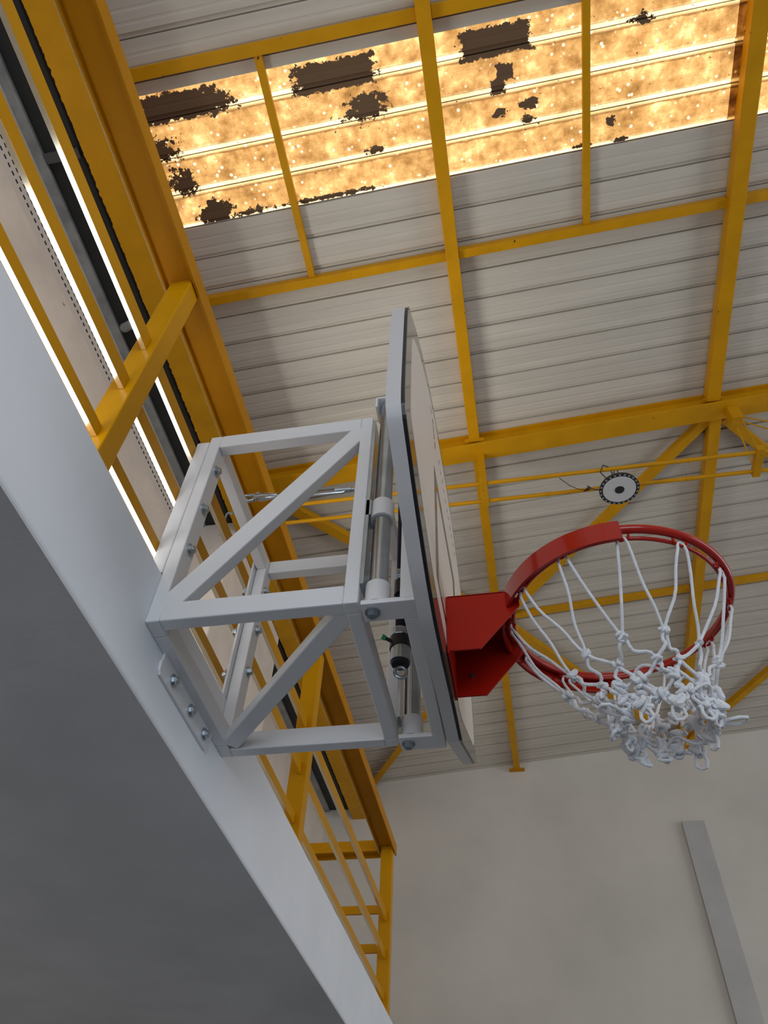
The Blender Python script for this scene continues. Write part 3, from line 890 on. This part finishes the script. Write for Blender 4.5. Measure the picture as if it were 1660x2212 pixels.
for i, rw in enumerate(rows):
    for A in rw:
        v = idx % 3
        if idx < 3:
            o = kn[v].build('knot', M_net, None)
            kmesh.append(o.data)
        else:
            o = bpy.data.objects.new('knot', kmesh[v]); COL.objects.link(o)
        o.location = A
        o.rotation_euler = (rn.uniform(0, 6), rn.uniform(0, 6), rn.uniform(0, 6))
        sc_ = rn.uniform(0.85, 1.1) if i < 2 else rn.uniform(1.0, 1.45)
        o.scale = (sc_, sc_, sc_)
        o.parent = nt_
        o.matrix_parent_inverse = Matrix.Translation(-Vector(nt_.location))
        idx += 1
for k in range(12):
    A = rows[-1][k]
    a = math.radians(30*k)
    flare = {7: 0.055, 0: 0.05, 6: 0.02}.get(k, rn.uniform(-0.02, 0.014))
    d_ = Vector((math.cos(a), math.sin(a), 0)); tn = Vector((-math.sin(a), math.cos(a), 0))
    dz = rn.uniform(-0.034, -0.014) if flare < 0.03 else 0.006
    tip = A + d_*flare + Vector((0, 0, dz))
    lp_ = [A, A+tn*0.008+(tip-A)*0.4, A+tn*0.012+(tip-A)*0.8, tip+tn*0.004, tip-tn*0.006, A-tn*0.011+(tip-A)*0.7, A-tn*0.009+(tip-A)*0.3, A]
    sm_ = []
    for q in range(len(lp_)-1):
        for u in (0, .5):
            sm_.append(lp_[q].lerp(lp_[q+1], u))
    sm_.append(lp_[-1])
    MB().tube(sm_, CR*1.1, 8).build('end_loop', M_net, nt_)
# loose slack cord tangled in the lower half
for q in range(5):
    pts = []
    a0 = rn.uniform(0, 6)
    for i in range(40):
        t = i/39; a = a0+t*2.6
        R_ = 0.085+0.02*math.sin(9*t+q)
        pts.append(Vector((RC+0.04+R_*math.cos(a), R_*math.sin(a), -0.235-0.013*q+0.014*math.sin(14*t+q*2))))
    MB().tube(pts, CR, 7).build('slack_cord', M_net, nt_)

# ---------------------------------------------------------------- turnbuckle stay
tb = thing('turnbuckle_stay', (-0.547, 0.0, 0.572), 'galvanised shackle and turnbuckle stay behind the white frame diagonal', 'turnbuckle')
def S(u):   # along the stay
    return Vector((-0.555, 0.02, 0.574)).lerp(Vector((-0.16, 0.02, 0.555)), u)
MB().tube([S(0.06), S(0.03)+Vector((0, 0, .014)), S(-0.03)+Vector((0, 0, .012)), S(-0.06), S(-0.03)-Vector((0, 0, .014)), S(0.03)-Vector((0, 0, .012)), S(0.06)], 0.0055, 10).build('shackle', M_zinc, tb)
MB().cyl(S(0.05)-Vector((0, 0, .012)), S(0.06)+Vector((0, 0, .020)), 0.006, n=12).build('shackle_pin', M_zinc, tb)
MB().tube([S(0.05), S(0.10), S(0.22)], [0.009, 0.0135, 0.008], 12).build('socket', M_galv, tb)
MB().cyl(S(0.22), S(0.34), 0.0035, n=12).build('threaded_end', M_zinc, tb)
MB().cyl(S(0.28), S(0.31), 0.008, n=6).build('lock_nut', M_zinc, tb)
MB().tube([S(0.34), S(0.36)+Vector((0, 0, .011)), S(0.72)+Vector((0, 0, .011)), S(0.75), S(0.72)-Vector((0, 0, .011)), S(0.36)-Vector((0, 0, .011)), S(0.34)], 0.0042, 8).build('turnbuckle_body', M_zinc, tb)
MB().cyl(S(0.66), S(0.78), 0.009, n=12).build('body_nut', M_zinc, tb)
MB().cyl(S(0.75), Vector((-0.135, 0.02, 0.553)), 0.0045, n=12).build('rod', M_galv, tb)
wr = []
for i in range(50):
    t = i/49; a = t*2*PI*3
    wr.append(Vector((-0.56-0.085*t, 0.02+0.05*t, 0.572-0.02*t)) + Vector((0, math.cos(a), math.sin(a)))*0.006)
MB().tube(wr, 0.003, 6).build('wire_tie', M_galv, tb)
